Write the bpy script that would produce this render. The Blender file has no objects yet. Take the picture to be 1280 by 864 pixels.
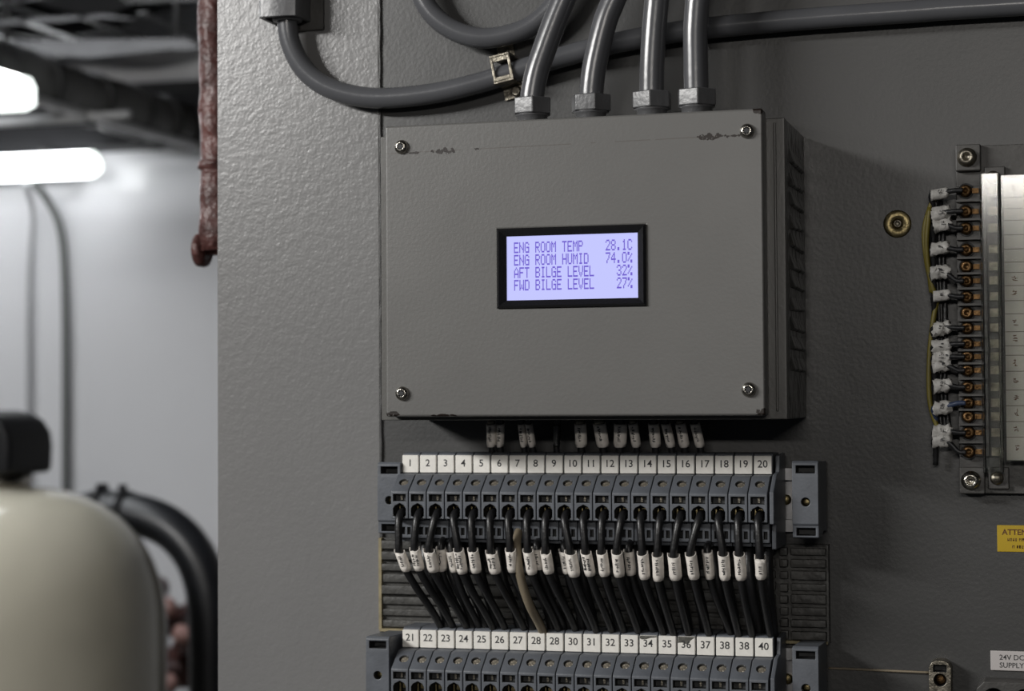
import bpy, bmesh, math, random
from mathutils import Vector, Matrix
R = random.Random(7)
PI = math.pi
ZB = 1.45            # height of the box lid's lower edge above the floor
C = bpy.context.scene.collection
SC = bpy.context.scene

def W(x, d, z):      # millimetres: x right of the lid's left edge, d out of the panel, z above the lid's lower edge
    return Vector((x / 1000, -d / 1000, ZB + z / 1000))

# ------------------------------------------------------------------ camera, light, exposure
cam = bpy.data.cameras.new('camera'); camo = bpy.data.objects.new('camera', cam); C.objects.link(camo)
yaw, pitch, roll = 0.286037, 0.0295628, -0.0056959
fwd = Vector((-math.sin(yaw) * math.cos(pitch), math.cos(yaw) * math.cos(pitch), math.sin(pitch)))
rgt = Vector((math.cos(yaw), math.sin(yaw), 0)); up = rgt.cross(fwd)
r2 = rgt * math.cos(roll) + up * math.sin(roll); u2 = up * math.cos(roll) - rgt * math.sin(roll)
camo.matrix_world = Matrix.Translation((0.36189, -1.071283, ZB + 0.00763)) @ Matrix((r2, u2, -fwd)).transposed().to_4x4()
cam.sensor_width = 36; cam.lens = 2397.132 / 1280 * 36; cam.clip_start = 0.05
cam.dof.use_dof = True; cam.dof.focus_distance = 1.03; cam.dof.aperture_fstop = 9.5
SC.camera = camo
SC.view_settings.view_transform = 'Standard'; SC.view_settings.look = 'None'
SC.view_settings.exposure = 0.0; SC.view_settings.gamma = 1.0; SC.view_settings.use_curve_mapping = False

world = bpy.data.worlds.new('world'); SC.world = world; world.use_nodes = True
world.node_tree.nodes['Background'].inputs[0].default_value = (0.60, 0.64, 0.72, 1)
world.node_tree.nodes['Background'].inputs[1].default_value = 0.045

def area(name, loc, target, sx, sy, power, col=(1, 1, 1), spin=0):
    l = bpy.data.lights.new(name, 'AREA'); l.shape = 'RECTANGLE'; l.size = sx; l.size_y = sy; l.energy = power; l.color = col
    o = bpy.data.objects.new(name, l); C.objects.link(o); o.location = loc
    q = (Vector(target) - Vector(loc)).to_track_quat('-Z', 'Y'); o.rotation_euler = (q.to_matrix() @ Matrix.Rotation(spin, 3, 'Z')).to_euler()
    return o
area('tube_lamp_left', (-1.20, -1.25, ZB + 0.66), (0.05, 0, ZB), 0.90, 0.08, 33, (1.0, 0.985, 0.96))
area('tube_lamp_behind', (0.50, -2.3, ZB + 0.40), (0.1, 0, ZB), 0.8, 0.06, 8.0, (1.0, 0.95, 0.89))
area('room_fill_light', (-1.7, 0.9, ZB + 0.75), (-1.4, 1.9, ZB - 0.3), 0.9, 0.12, 9, (0.93, 0.96, 1.0))  # unseen fill light added to brighten the far room

# ------------------------------------------------------------------ materials
def mat(name, col, rough=0.5, metal=0.0, spec=0.5, bump=None, var=0.0, vscale=40, coat=0.0, extra=None):
    m = bpy.data.materials.new(name); m.use_nodes = True; nt = m.node_tree; b = nt.nodes['Principled BSDF']
    b.inputs['Base Color'].default_value = (*col, 1); b.inputs['Roughness'].default_value = rough
    b.inputs['Metallic'].default_value = metal; b.inputs['Specular IOR Level'].default_value = spec
    b.inputs['Coat Weight'].default_value = coat
    tc = nt.nodes.new('ShaderNodeTexCoord')
    if var:
        n = nt.nodes.new('ShaderNodeTexNoise'); n.inputs['Scale'].default_value = vscale; n.inputs['Detail'].default_value = 6
        nt.links.new(tc.outputs['Object'], n.inputs['Vector'])
        r = nt.nodes.new('ShaderNodeMapRange'); r.inputs[1].default_value = 0.3; r.inputs[2].default_value = 0.7
        r.inputs[3].default_value = 1 - var; r.inputs[4].default_value = 1 + var
        nt.links.new(n.outputs['Fac'], r.inputs[0])
        mx = nt.nodes.new('ShaderNodeVectorMath'); mx.operation = 'SCALE'; mx.inputs[0].default_value = col
        nt.links.new(r.outputs[0], mx.inputs['Scale']); nt.links.new(mx.outputs[0], b.inputs['Base Color'])
    if bump:
        prev = None
        for (sc, dist, det) in bump:
            n = nt.nodes.new('ShaderNodeTexNoise'); n.inputs['Scale'].default_value = sc; n.inputs['Detail'].default_value = det
            nt.links.new(tc.outputs['Object'], n.inputs['Vector'])
            bp = nt.nodes.new('ShaderNodeBump'); bp.inputs['Strength'].default_value = 1; bp.inputs['Distance'].default_value = dist
            nt.links.new(n.outputs['Fac'], bp.inputs['Height'])
            if prev: nt.links.new(prev.outputs[0], bp.inputs['Normal'])
            prev = bp
        nt.links.new(prev.outputs[0], b.inputs['Normal'])
    return m
def emit(name, col, s):
    m = bpy.data.materials.new(name); m.use_nodes = True; b = m.node_tree.nodes['Principled BSDF']
    b.inputs['Base Color'].default_value = (0.04, 0.04, 0.05, 1); b.inputs['Emission Color'].default_value = (*col, 1)
    b.inputs['Emission Strength'].default_value = s; b.inputs['Roughness'].default_value = 0.35
    return m
M = {}
M['post'] = mat('orange_peel_paint', (0.172, 0.171, 0.170), 0.30, bump=[(560, 0.00010, 1.5), (260, 0.00016, 1)], var=0.05, vscale=8)
M['panel'] = mat('grey_bulkhead_paint', (0.053, 0.053, 0.0525), 0.40, bump=[(420, 0.00010, 2), (40, 0.00018, 1)], var=0.06, vscale=9)
M['farwall'] = mat('pale_wall_paint', (0.66, 0.66, 0.675), 0.20, bump=[(12, 0.0003, 1)], var=0.03, vscale=3)
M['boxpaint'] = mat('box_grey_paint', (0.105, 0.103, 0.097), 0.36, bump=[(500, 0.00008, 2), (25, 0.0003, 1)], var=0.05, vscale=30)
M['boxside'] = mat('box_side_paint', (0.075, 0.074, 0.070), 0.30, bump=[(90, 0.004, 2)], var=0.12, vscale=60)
M['conduit'] = mat('grey_conduit_sheath', (0.085, 0.087, 0.094), 0.24, bump=[(200, 0.00006, 2)], var=0.05)
M['gland'] = mat('grey_gland_plastic', (0.095, 0.096, 0.100), 0.33, bump=[(300, 0.0002, 2)], var=0.06)
M['term'] = mat('terminal_grey_plastic', (0.105, 0.114, 0.130), 0.42, bump=[(600, 0.0001, 2)], var=0.12, vscale=120)
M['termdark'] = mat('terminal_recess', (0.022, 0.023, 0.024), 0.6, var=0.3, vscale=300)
M['steel'] = mat('plated_steel', (0.40, 0.38, 0.34), 0.25, 1.0, bump=[(700, 0.0002, 2)], var=0.25, vscale=300)
M['screwmetal'] = mat('bright_screw_metal', (0.62, 0.56, 0.46), 0.5, 1.0, bump=[(900, 0.0005, 3)], var=0.45, vscale=500)
M['dirtysteel'] = mat('dull_plated_steel', (0.24, 0.22, 0.18), 0.42, 1.0, bump=[(500, 0.0004, 3)], var=0.5, vscale=200)
M['brass'] = mat('aged_brass', (0.33, 0.27, 0.14), 0.40, 1.0, bump=[(500, 0.0003, 2)], var=0.25, vscale=200)
M['bronze'] = mat('bronze_screw', (0.15, 0.088, 0.04), 0.45, 1.0, bump=[(700, 0.0004, 3)], var=0.5, vscale=400)
M['black'] = mat('black_rubber', (0.005, 0.005, 0.006), 0.5, spec=0.25, var=0.3)
M['wire'] = mat('black_wire_sheath', (0.011, 0.011, 0.012), 0.38, bump=[(400, 0.0002, 2)], var=0.3)
M['beige'] = mat('beige_wire_sheath', (0.20, 0.165, 0.115), 0.5, var=0.25)
M['tag'] = mat('white_tag_plastic', (0.78, 0.76, 0.71), 0.5, var=0.05, vscale=400)
M['sleeve'] = mat('off_white_sleeve', (0.70, 0.66, 0.61), 0.5, bump=[(500, 0.0003, 2)], var=0.12, vscale=350)
M['dimsleeve'] = mat('dimmed_sleeve', (0.40, 0.39, 0.37), 0.5, bump=[(300, 0.0006, 3)], var=0.2, vscale=250)  # sleeve white, darkened in colour for the dim light at the right-hand strip
M['ink'] = mat('black_ink', (0.03, 0.03, 0.032), 0.6)
M['smudge'] = mat('dark_grease', (0.09, 0.088, 0.075), 0.5, var=0.3, vscale=500)
M['duct'] = mat('duct_grey', (0.055, 0.054, 0.050), 0.5, bump=[(260, 0.0006, 3)], var=0.35, vscale=90)
M['dust'] = mat('yellowed_edge', (0.26, 0.22, 0.13), 0.7, var=0.35, vscale=150)
M['rail'] = mat('galvanised_rail', (0.42, 0.42, 0.43), 0.42, 0.7, var=0.15, vscale=100)
M['bezel'] = mat('black_bezel', (0.010, 0.010, 0.011), 0.26, bump=[(500, 0.0001, 2)])
M['screen'] = emit('lit_screen', (0.53, 0.55, 0.99), 0.95)
M['lcdtext'] = emit('lcd_pixels', (0.13, 0.08, 0.60), 0.95)
M['yellow'] = mat('yellow_sticker', (0.46, 0.31, 0.008), 0.45, var=0.08)
M['brownink'] = mat('brown_ink', (0.10, 0.035, 0.01), 0.6)
M['plate'] = mat('white_plate', (0.52, 0.49, 0.48), 0.4)
M['basegrey'] = mat('terminal_strip_base', (0.060, 0.058, 0.055), 0.5, bump=[(400, 0.0003, 2)], var=0.2, vscale=80)
M['strip'] = mat('paper_label_strip', (0.48, 0.455, 0.42), 0.6, var=0.08, vscale=90)
M['stripjoint'] = mat('label_joint', (0.16, 0.14, 0.12), 0.7)
M['ygreen'] = mat('yellow_green_wire', (0.13, 0.105, 0.012), 0.5, var=0.3, vscale=60)
M['blue'] = mat('blue_wire', (0.03, 0.045, 0.09), 0.4)
M['deck'] = mat('dark_deckhead_paint', (0.012, 0.012, 0.013), 0.6, spec=0.2, var=0.3, vscale=6)
M['beam'] = mat('grey_beam_paint', (0.045, 0.045, 0.045), 0.4, bump=[(30, 0.002, 2)], var=0.3, vscale=10)
M['tray'] = mat('galvanised_tray', (0.11, 0.11, 0.115), 0.5, 0.0, var=0.3, vscale=15)
M['lag'] = mat('lagged_pipe_cloth', (0.17, 0.17, 0.165), 0.5, bump=[(25, 0.006, 3)], var=0.25, vscale=14)
M['lightpipe'] = mat('pale_pipe_paint', (0.70, 0.70, 0.70), 0.35, var=0.1)
M['tank'] = mat('cream_tank_gelcoat', (0.50, 0.47, 0.385), 0.14, bump=[(12, 0.002, 1)], var=0.06, vscale=6)
M['hose'] = mat('black_hose_rubber', (0.016, 0.017, 0.020), 0.36, var=0.2)
M['redpaint'] = mat('chipped_red_primer', (0.085, 0.034, 0.030), 0.45, bump=[(70, 0.006, 3)], var=0.55, vscale=60)
M['redlight'] = mat('pale_pink_primer', (0.42, 0.24, 0.21), 0.5, var=0.4, vscale=60)
M['cabledark'] = mat('dark_grey_cable', (0.10, 0.105, 0.10), 0.5)
M['cablelight'] = mat('light_grey_cable', (0.34, 0.34, 0.35), 0.5)
M['lamp'] = emit('lamp_diffuser', (0.95, 0.98, 1.0), 11.5)
M['lampend'] = emit('lamp_end_cap', (0.93, 1.0, 0.96), 2.5)
M['floor'] = mat('painted_deck_plate', (0.09, 0.09, 0.085), 0.5, var=0.2, vscale=4)
g = bpy.data.materials.new('clear_plastic'); g.use_nodes = True; b = g.node_tree.nodes['Principled BSDF']
b.inputs['Base Color'].default_value = (0.93, 0.95, 0.92, 1); b.inputs['Roughness'].default_value = 0.10
b.inputs['Transmission Weight'].default_value = 1.0; b.inputs['IOR'].default_value = 1.45; M['clear'] = g

# lid paint: the same grey with its scratch line and two rust chips (wear of the lid itself)
def lid_paint():
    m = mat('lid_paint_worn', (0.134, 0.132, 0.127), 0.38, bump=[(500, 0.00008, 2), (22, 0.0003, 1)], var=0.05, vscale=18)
    nt = m.node_tree; b = nt.nodes['Principled BSDF']; L = nt.links
    def N(t, **k):
        n = nt.nodes.new(t)
        for a, v in k.items(): setattr(n, a, v)
        return n
    def mth(op, a, b_=None, c=None):
        n = N('ShaderNodeMath', operation=op)
        for i, v in enumerate((a, b_, c)):
            if v is None: continue
            if isinstance(v, (int, float)): n.inputs[i].default_value = v
            else: L.new(v, n.inputs[i])
        return n.outputs[0]
    tc = [n for n in nt.nodes if n.type == 'TEX_COORD'][0]
    s = N('ShaderNodeSeparateXYZ'); L.new(tc.outputs['Object'], s.inputs[0])
    no = N('ShaderNodeTexNoise'); no.inputs['Scale'].default_value = 420; no.inputs['Detail'].default_value = 4; L.new(tc.outputs['Object'], no.inputs['Vector'])
    lo = N('ShaderNodeTexNoise'); lo.inputs['Scale'].default_value = 45; lo.inputs['Detail'].default_value = 2; L.new(tc.outputs['Object'], lo.inputs['Vector'])
    X, Z = s.outputs[0], s.outputs[2]
    def around(v, c, h):     # 1 at c falling to 0 at distance h
        return mth('MAXIMUM', mth('SUBTRACT', 1.0, mth('DIVIDE', mth('ABSOLUTE', mth('SUBTRACT', v, c)), h)), 0.0)
    def chip(cx, cz, hx, hz, thr):
        a = mth('MULTIPLY', around(X, cx, hx), around(Z, cz, hz))
        return mth('GREATER_THAN', mth('MULTIPLY', a, mth('POWER', mth('MULTIPLY', no.outputs['Fac'], 2.0), 3.0)), thr)
    rust = mth('MAXIMUM', chip(0.0345, 0.1442, 0.011, 0.0026, 0.42), chip(0.1815, 0.1456, 0.0125, 0.0026, 0.42))
    for t in (chip(0.0525, 0.1444, 0.004, 0.0012, 0.35), chip(0.2065, 0.1588, 0.004, 0.003, 0.12), chip(0.193, 0.1455, 0.006, 0.001, 0.35),
              chip(0.019, 0.1440, 0.007, 0.0011, 0.38), chip(0.2065, 0.0015, 0.006, 0.0028, 0.3), chip(0.0045, 0.0015, 0.006, 0.002, 0.3), chip(0.033, 0.0006, 0.010, 0.0012, 0.3)):
        rust = mth('MAXIMUM', rust, t)
    line = mth('MULTIPLY', mth('GREATER_THAN', around(Z, mth('ADD', 0.1441, mth('MULTIPLY', X, 0.008)), 0.00028), 0.1), mth('MULTIPLY', mth('GREATER_THAN', lo.outputs['Fac'], 0.42), 0.45))
    old = b.inputs['Base Color'].links[0].from_socket
    m1 = N('ShaderNodeMixRGB'); L.new(line, m1.inputs[0]); L.new(old, m1.inputs[1]); m1.inputs[2].default_value = (0.07, 0.055, 0.045, 1)
    m2 = N('ShaderNodeMixRGB'); L.new(rust, m2.inputs[0]); L.new(m1.outputs[0], m2.inputs[1]); m2.inputs[2].default_value = (0.014, 0.009, 0.007, 1)
    L.new(m2.outputs[0], b.inputs['Base Color'])
    return m
M['lid'] = lid_paint()

# ------------------------------------------------------------------ mesh helpers (all in millimetres x, d, z)
class MB:
    def __init__(s): s.v = []; s.f = []; s.sm = []
    def add(s, vs, fs, smooth=False):
        k = len(s.v); s.v += vs; s.f += [tuple(i + k for i in f) for f in fs]; s.sm += [smooth] * len(fs); return s
    def box(s, x0, x1, d0, d1, z0, z1):
        v = [(x, d, z) for x in (x0, x1) for d in (d0, d1) for z in (z0, z1)]
        return s.add(v, [(0, 1, 3, 2), (4, 6, 7, 5), (0, 4, 5, 1), (2, 3, 7, 6), (0, 2, 6, 4), (1, 5, 7, 3)])
    def prism(s, prof, a0, a1, axis='x'):   # axis x: prof = (d, z); axis z: prof = (x, d); axis d: prof = (x, z)
        n = len(prof); f = {'x': lambda p, a: (a, p[0], p[1]), 'z': lambda p, a: (p[0], p[1], a), 'd': lambda p, a: (p[0], a, p[1])}[axis]
        v = [f(p, a0) for p in prof] + [f(p, a1) for p in prof]
        return s.add(v, [tuple(range(n)), tuple(range(2 * n - 1, n - 1, -1))] + [(i, i + n, (i + 1) % n + n, (i + 1) % n) for i in range(n)])
    def tube(s, pts, r, n=12, caps=True, flat=1.0):
        P = [Vector(p) for p in pts]; N = len(P); rs = r if isinstance(r, (list, tuple)) else [r] * N
        t0 = (P[1] - P[0]).normalized(); a = Vector((0, 0, 1)) if abs(t0.z) < 0.9 else Vector((0, 1, 0))
        nrm = t0.cross(a).normalized(); vs = []
        for i in range(N):
            t = ((P[min(i + 1, N - 1)] - P[max(i - 1, 0)])).normalized()
            nrm = (nrm - t * nrm.dot(t)).normalized(); bi = t.cross(nrm)
            for k in range(n):
                an = 2 * PI * k / n; vs.append(tuple(P[i] + (nrm * math.cos(an) + bi * math.sin(an) * flat) * rs[i]))
        fs = [(i * n + k, i * n + (k + 1) % n, (i + 1) * n + (k + 1) % n, (i + 1) * n + k) for i in range(N - 1) for k in range(n)]
        s.add(vs, fs, True)
        if caps:
            k = len(s.v) - len(vs); s.f += [tuple(range(k + n - 1, k - 1, -1)), tuple(range(k + (N - 1) * n, k + N * n))]; s.sm += [False, False]
        return s
    def lathe(s, prof, origin, axis='d', n=24, smooth=True):   # prof = (radius, height along axis)
        o = Vector(origin); vs = []
        for (r, h) in prof:
            for k in range(n):
                a = 2 * PI * k / n; c, q = r * math.cos(a), r * math.sin(a)
                vs.append(tuple(o + (Vector((c, h, q)) if axis == 'd' else Vector((c, q, h)) if axis == 'z' else Vector((h, c, q)))))
        m = len(prof)
        s.add(vs, [(i * n + k, i * n + (k + 1) % n, (i + 1) * n + (k + 1) % n, (i + 1) * n + k) for i in range(m - 1) for k in range(n)], smooth)
        k0 = len(s.v) - len(vs)
        s.f += [tuple(range(k0 + n - 1, k0 - 1, -1)), tuple(range(k0 + (m - 1) * n, k0 + m * n))]; s.sm += [False, False]
        return s
    def mesh(s, name, m):
        me = bpy.data.meshes.new(name); me.from_pydata([(x / 1000, -d / 1000, z / 1000) for x, d, z in s.v], [], s.f)
        me.polygons.foreach_set('use_smooth', s.sm)
        bm = bmesh.new(); bm.from_mesh(me); bmesh.ops.recalc_face_normals(bm, faces=bm.faces[:]); bm.to_mesh(me); bm.free()
        me.materials.append(m if not isinstance(m, str) else M[m]); me.update(); return me
def link(name, me, parent=None, loc=None, bevel=0, seg=2):
    o = bpy.data.objects.new(name, me); C.objects.link(o)
    if parent: o.parent = parent
    if loc is not None: o.location = loc
    if bevel:
        b = o.modifiers.new('bevel', 'BEVEL'); b.width = bevel / 1000; b.segments = seg; b.limit_method = 'ANGLE'; b.angle_limit = 0.6; b.harden_normals = False
        me.polygons.foreach_set('use_smooth', [True] * len(me.polygons))
        w = o.modifiers.new('wn', 'WEIGHTED_NORMAL'); w.keep_sharp = False
    return o
def part(name, mb, m, parent, bevel=0, seg=2, loc=None, label=None):
    o = link(name, mb.mesh(name, m), parent, loc, bevel, seg)
    if label: o['label'] = label
    return o
def tag(o, label, cat, group=None):
    o['label'] = label; o['category'] = cat
    if group: o['group'] = group
    return o
def thing(name, x, d, z, label, cat, group=None):
    o = bpy.data.objects.new(name, None); C.objects.link(o); o.empty_display_size = 0.01; o.location = W(x, d, z)
    return tag(o, label, cat, group)
def solo(name, mb, m, x, d, z, label, cat, group=None, bevel=0, seg=2):
    return tag(link(name, mb.mesh(name, m), None, W(x, d, z), bevel, seg), label, cat, group)
def struct(name, mb, m, bevel=0):
    o = link(name, mb.mesh(name, m), None, W(0, 0, 0), bevel); o['kind'] = 'structure'; return o
def dup_to(root, loc):
    r = root.copy(); C.objects.link(r); r.location = loc
    for ch in [o for o in allobj if o.parent == root]:
        c = ch.copy(); C.objects.link(c); c.parent = r
        for g_ in [o for o in allobj if o.parent == ch]:
            d = g_.copy(); C.objects.link(d); d.parent = c
    return r
def smooth_path(pts, k=6):    # Catmull-Rom through the points
    P = [Vector(p) for p in pts]; P = [P[0] * 2 - P[1]] + P + [P[-1] * 2 - P[-2]]; out = []
    for i in range(1, len(P) - 2):
        a, b, c, d = P[i - 1:i + 3]
        for j in range(k):
            t = j / k; out.append(0.5 * ((2 * b) + (c - a) * t + (2 * a - 5 * b + 4 * c - d) * t * t + (3 * b - a - 3 * c + d) * t ** 3))
    return out + [P[-2]]
FONTS = {}
def text_mesh(txt, size, m, cx=0, cz=0, d=0, align='CENTER', sx=1.0, name='text', bold=0.0):
    cu = bpy.data.curves.new(name, 'FONT'); cu.body = txt; cu.size = size / 1000; cu.align_x = align; cu.resolution_u = 3; cu.offset = bold / 1000
    o = bpy.data.objects.new('tmp', cu); C.objects.link(o); dg = bpy.context.evaluated_depsgraph_get(); dg.update()
    me = bpy.data.meshes.new_from_object(o.evaluated_get(dg)); bpy.data.objects.remove(o); bpy.data.curves.remove(cu)
    for v in me.vertices: v.co = Vector((v.co.x * sx + cx / 1000, -d / 1000, v.co.y + cz / 1000))
    me.materials.clear(); me.materials.append(M[m]); me.name = name; return me
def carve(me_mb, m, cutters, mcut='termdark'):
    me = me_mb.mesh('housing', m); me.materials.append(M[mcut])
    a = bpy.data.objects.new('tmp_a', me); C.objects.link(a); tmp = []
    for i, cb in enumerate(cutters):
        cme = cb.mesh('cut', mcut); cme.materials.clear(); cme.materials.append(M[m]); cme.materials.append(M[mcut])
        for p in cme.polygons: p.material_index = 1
        co = bpy.data.objects.new('tmp_c', cme); C.objects.link(co); tmp.append(co)
        mo = a.modifiers.new('b', 'BOOLEAN'); mo.operation = 'DIFFERENCE'; mo.object = co; mo.solver = 'EXACT'
    dg = bpy.context.evaluated_depsgraph_get(); dg.update()
    out = bpy.data.meshes.new_from_object(a.evaluated_get(dg))
    for o in tmp + [a]: bpy.data.objects.remove(o)
    return out

# ------------------------------------------------------------------ the setting
struct('floor', MB().box(-4500, 4000, -2425, 2600, -1480, -1450), 'floor')
struct('ceiling', MB().box(-4500, 4000, -2425, 2600, 900, 930), 'deck')
struct('wall_rear', MB().box(-4500, 4000, -2455, -2425, -1480, 930), 'farwall')
wf = struct('wall_front', MB().box(-33.5, 3000, -6, 0, -1450, 900), 'panel')
part('edge_post', MB().box(-140, -34.4, -8, 1.6, -1450, 900), 'post', wf, bevel=1.0, label='lighter orange peel painted left strip of the panel')
bead = smooth_path([(-34.0 + R.uniform(-.25, .25), 0.9 + R.uniform(-.3, .3), z) for z in range(-400, 420, 6)], 1)
part('weld_bead', MB().tube(bead, [0.9 + R.uniform(-.25, .25) for _ in bead], 8), 'panel', wf)
# deckhead girder and beams
struct('trim_1', MB().box(-4500, -100, -2425, -2330, 520, 640), 'deck')
for i, (y, z0) in enumerate(((1150, 760), (1700, 700))):
    struct('trim_%d' % (i + 2), MB().box(-4500, 3000, -y - 10, -y, z0, 900).box(-4500, 3000, -y - 60, -y + 50, z0 - 8, z0), 'deck')

# ------------------------------------------------------------------ far side of the room
lamp = thing('fluorescent_lamp', -2000, -2300, 480, 'long lit fluorescent lamp on the pale far wall above the cream tank', 'lamp')
part('diffuser', MB().tube([(-1400 + x * 1.0, 0, 0) for x in (0, 600, 1200, 1912)], 26, 20), 'lamp', lamp)
part('end_cap', MB().tube([(512 + a, 0, z) for a, z in ((0, 0), (5, 0), (10, 0), (14, 1), (18, 2))], [26.5, 25, 21, 16, 8], 20), 'lampend', lamp)
part('mounting_plate', MB().box(-1300, 450, -70, -24, -16, 16), 'beam', lamp)
part('bracket', MB().box(380, 395, -110, -24, -10, 40), 'beam', lamp)
lamp2 = thing('fluorescent_lamp', -1195, -1500, 482, 'nearer lit fluorescent lamp cut off by the left edge of the photo, under the deckhead', 'lamp')
part('diffuser', MB().prism([(-46, -20), (-30, -27), (30, -27), (46, -20), (46, 8), (38, 23), (-38, 23), (-46, 8)], 15, 1200, 'd'), 'lamp', lamp2, bevel=6)
part('end_cap', MB().prism([(-46, -20), (-30, -27), (30, -27), (46, -20), (46, 8), (38, 23), (-38, 23), (-46, 8)], -10, 15, 'd').box(-20, -8, -12, -9, -8, 8).box(8, 20, -12, -9, -8, 8), 'lampend', lamp2, bevel=6)
part('hanger', MB().box(-6, 6, 40, 60, 20, 420), 'beam', lamp2)

def cable(name, pts, r, m, label, cat='cable', group=None, n=10, k=6):
    P = smooth_path(pts, k); o = P[0].copy()
    return solo(name, MB().tube([p - o for p in P], r, n), m, o.x, o.y, o.z, label, cat, group)
cable('wall_cable', [(-1640, -2330, 455), (-1630, -2380, 420), (-1612, -2402, 350), (-1604, -2402, 200), (-1603, -2402, -100), (-1604, -2402, -1448)], 7.5, 'cabledark', 'dark cable running down the pale far wall, right one of two below the lamp')
cable('wall_cable', [(-1655, -2330, 455), (-1668, -2385, 400), (-1684, -2404, 320), (-1688, -2404, 200), (-1688, -2404, -100), (-1688, -2404, -1448)], 5.5, 'cablelight', 'pale grey cable running down the far wall, left one of two below the lamp')

# cream tank with its black valve head
t = thing('filter_tank', -1085, -1300, -1450, 'large cream pressure tank with a domed shoulder, lower left', 'tank')
prof = [(200, 0), (226, 20), (232, 60), (232, 1150)] + [(232 * math.cos(a) ** 0.75, 1150 + 195 * math.sin(a)) for a in [i * PI / 2 / 14 for i in range(1, 14)]] + [(40, 1347), (40, 1352)]
part('shell', MB().lathe(prof, (0, 0, 0), 'z', 64), 'tank', t)
part('base_ring', MB().lathe([(255, 0), (258, 10), (258, 70), (250, 80)], (0, 0, 0), 'z', 48), 'black', t)
part('neck', MB().lathe([(46, 1340), (46, 1362)], (0, 0, 0), 'z', 24), 'steel', t)
h = MB().prism([(-100, 1362), (52, 1362), (54, 1400), (51, 1420), (40, 1436), (22, 1446), (0, 1450), (-80, 1450)], -60, 60, 'd')
vh = part('valve_head', h, 'black', t, bevel=8, label='black valve head on top of the tank')
part('dial', MB().lathe([(26, 0), (26, 14), (20, 18), (19, 10)], (-12, 60, 1404), 'd', 24), 'black', vh)
hs = thing('suction_hose', -1030, -1400, -150, 'thick black rubber hose arching from behind the cream tank down to the right', 'hose')
part('hose_body', MB().tube([p for p in smooth_path([(-60, -100, -10), (0, -100, 0), (62, -100, -7), (108, -100, -24), (142, -100, -54), (163, -100, -95), (172, -100, -150), (174, -100, -260), (174, -100, -700), (174, -100, -1295)], 6)], 31, 28), 'hose', hs)
part('hose_clamp', MB().tube([(-12, -100, -2), (8, -100, 0)], 33.5, 28).box(-8, 6, -105, -93, 30, 40), 'black', hs)
part('hose_clamp', MB().tube([(30, -100, -2), (42, -100, -4)], 33.5, 28).box(30, 40, -100, -90, 30, 39), 'black', hs)

# red pump valves seen between tank and hose
rv = thing('red_valve_manifold', -1150, -2000, -520, 'cluster of red painted valves seen between the tank and the black hose', 'valve')
part('manifold_pipe', MB().tube([(-60, 0, -928), (-60, 0, 150)], 34, 20).tube([(-140, 0, 60), (90, 0, 60)], 30, 20), 'redpaint', rv)
for (x, z, r) in ((-8, 150, 26), (20, 100, 24), (-40, 205, 20), (34, 172, 17)):
    part('valve_bonnet', MB().lathe([(r, -30), (r * 1.1, -10), (r * .8, 12), (r * .45, 30), (r * .5, 42)], (x, 30, z), 'd', 18), 'redpaint', rv)
for (x, z) in ((8, 178), (36, 132), (-14, 92), (10, 48)):
    part('flange_face', MB().lathe([(17, 0), (19, 5), (12, 10), (5, 16)], (x, 62, z), 'd', 16), 'redlight', rv, label='pale worn flange face')

# rusty red pipe right behind the panel edge
rp = thing('rusty_red_pipe', -212, -150, 106, 'chipped rusty red vertical pipe right behind the left edge of the panel', 'pipe')
pp = [(R.uniform(-.8, .8) - max(0, (z - 130) * .035), 0, z) for z in range(8, 800, 14)]
part('pipe_body', MB().tube(pp, [10.5 + R.uniform(-1.2, 1.4) + (2.5 if i % 7 == 0 else 0) for i in range(len(pp))], 16), 'redpaint', rp)
part('lower_flange', MB().lathe([(5, -10), (7, -8), (7, 3), (9, 4), (9, 12), (5, 14)], (0, 0, 12), 'x', 18), 'redpaint', rp)
part('flange_disc', MB().lathe([(7, -5), (11.5, -3), (12, 0), (11.5, 3), (8, 5)], (-10.5, 0, 9), 'x', 18), 'redpaint', rp)
part('pipe_clip', MB().lathe([(10, 0), (12.4, 1.5), (12.4, 6), (10, 8)], (0, 0, 64), 'z', 16), 'redpaint', rp)
solo('brass_bolt', MB().lathe([(4, 0), (6.5, 1), (6.5, 6), (4, 7)], (0, 0, 0), 'x', 8, False).lathe([(3, 6), (3, 20)], (0, 0, 0), 'x', 12), 'brass', -145, -14, 44.5, 'small brass bolt head peeking out behind the panel edge, mid height', 'bolt')

# overhead clutter
lg = thing('lagged_pipe', -1320, -900, 553, 'thick dark lagged pipe under the deckhead running back to the right', 'pipe')
lp = [(R.uniform(-2, 2), -y, R.uniform(-2, 2)) for y in range(-700, 1500, 40)]
part('lagging', MB().tube(lp, [46 + R.uniform(-3, 3) for _ in lp], 28), 'lag', lg)
for y in (250, 480, 700, 900, 1080, 1230, 1350):
    part('lagging_band', MB().tube([(0, -y, 0), (0, -y - 14, 0)], 50, 28), 'beam', lg)
cable('thin_pipe', [(-1262, 0, 508), (-1266, -800, 508), (-1268, -1600, 508), (-1270, -2310, 508)], 8, 'lightpipe', 'thin pale pipe along the underside of the lagged pipe', 'pipe', k=3)
for z, y, x1, r, lb in ((503, 1880, -1185, 7, 'upper of two thin pale pipes just above the long lamp'), (486, 1800, -1225, 6.5, 'lower of two thin pale pipes just above the long lamp')):
    cable('thin_pipe', [(-3000, -y, z), (-2200, -y, z), (x1, -y, z + 1)], r, 'lightpipe', lb, 'pipe', k=3)
tr = thing('cable_tray', -1300, -1800, 625, 'galvanised cable tray with a broad flat rail hanging under the deckhead', 'cable tray')
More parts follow.
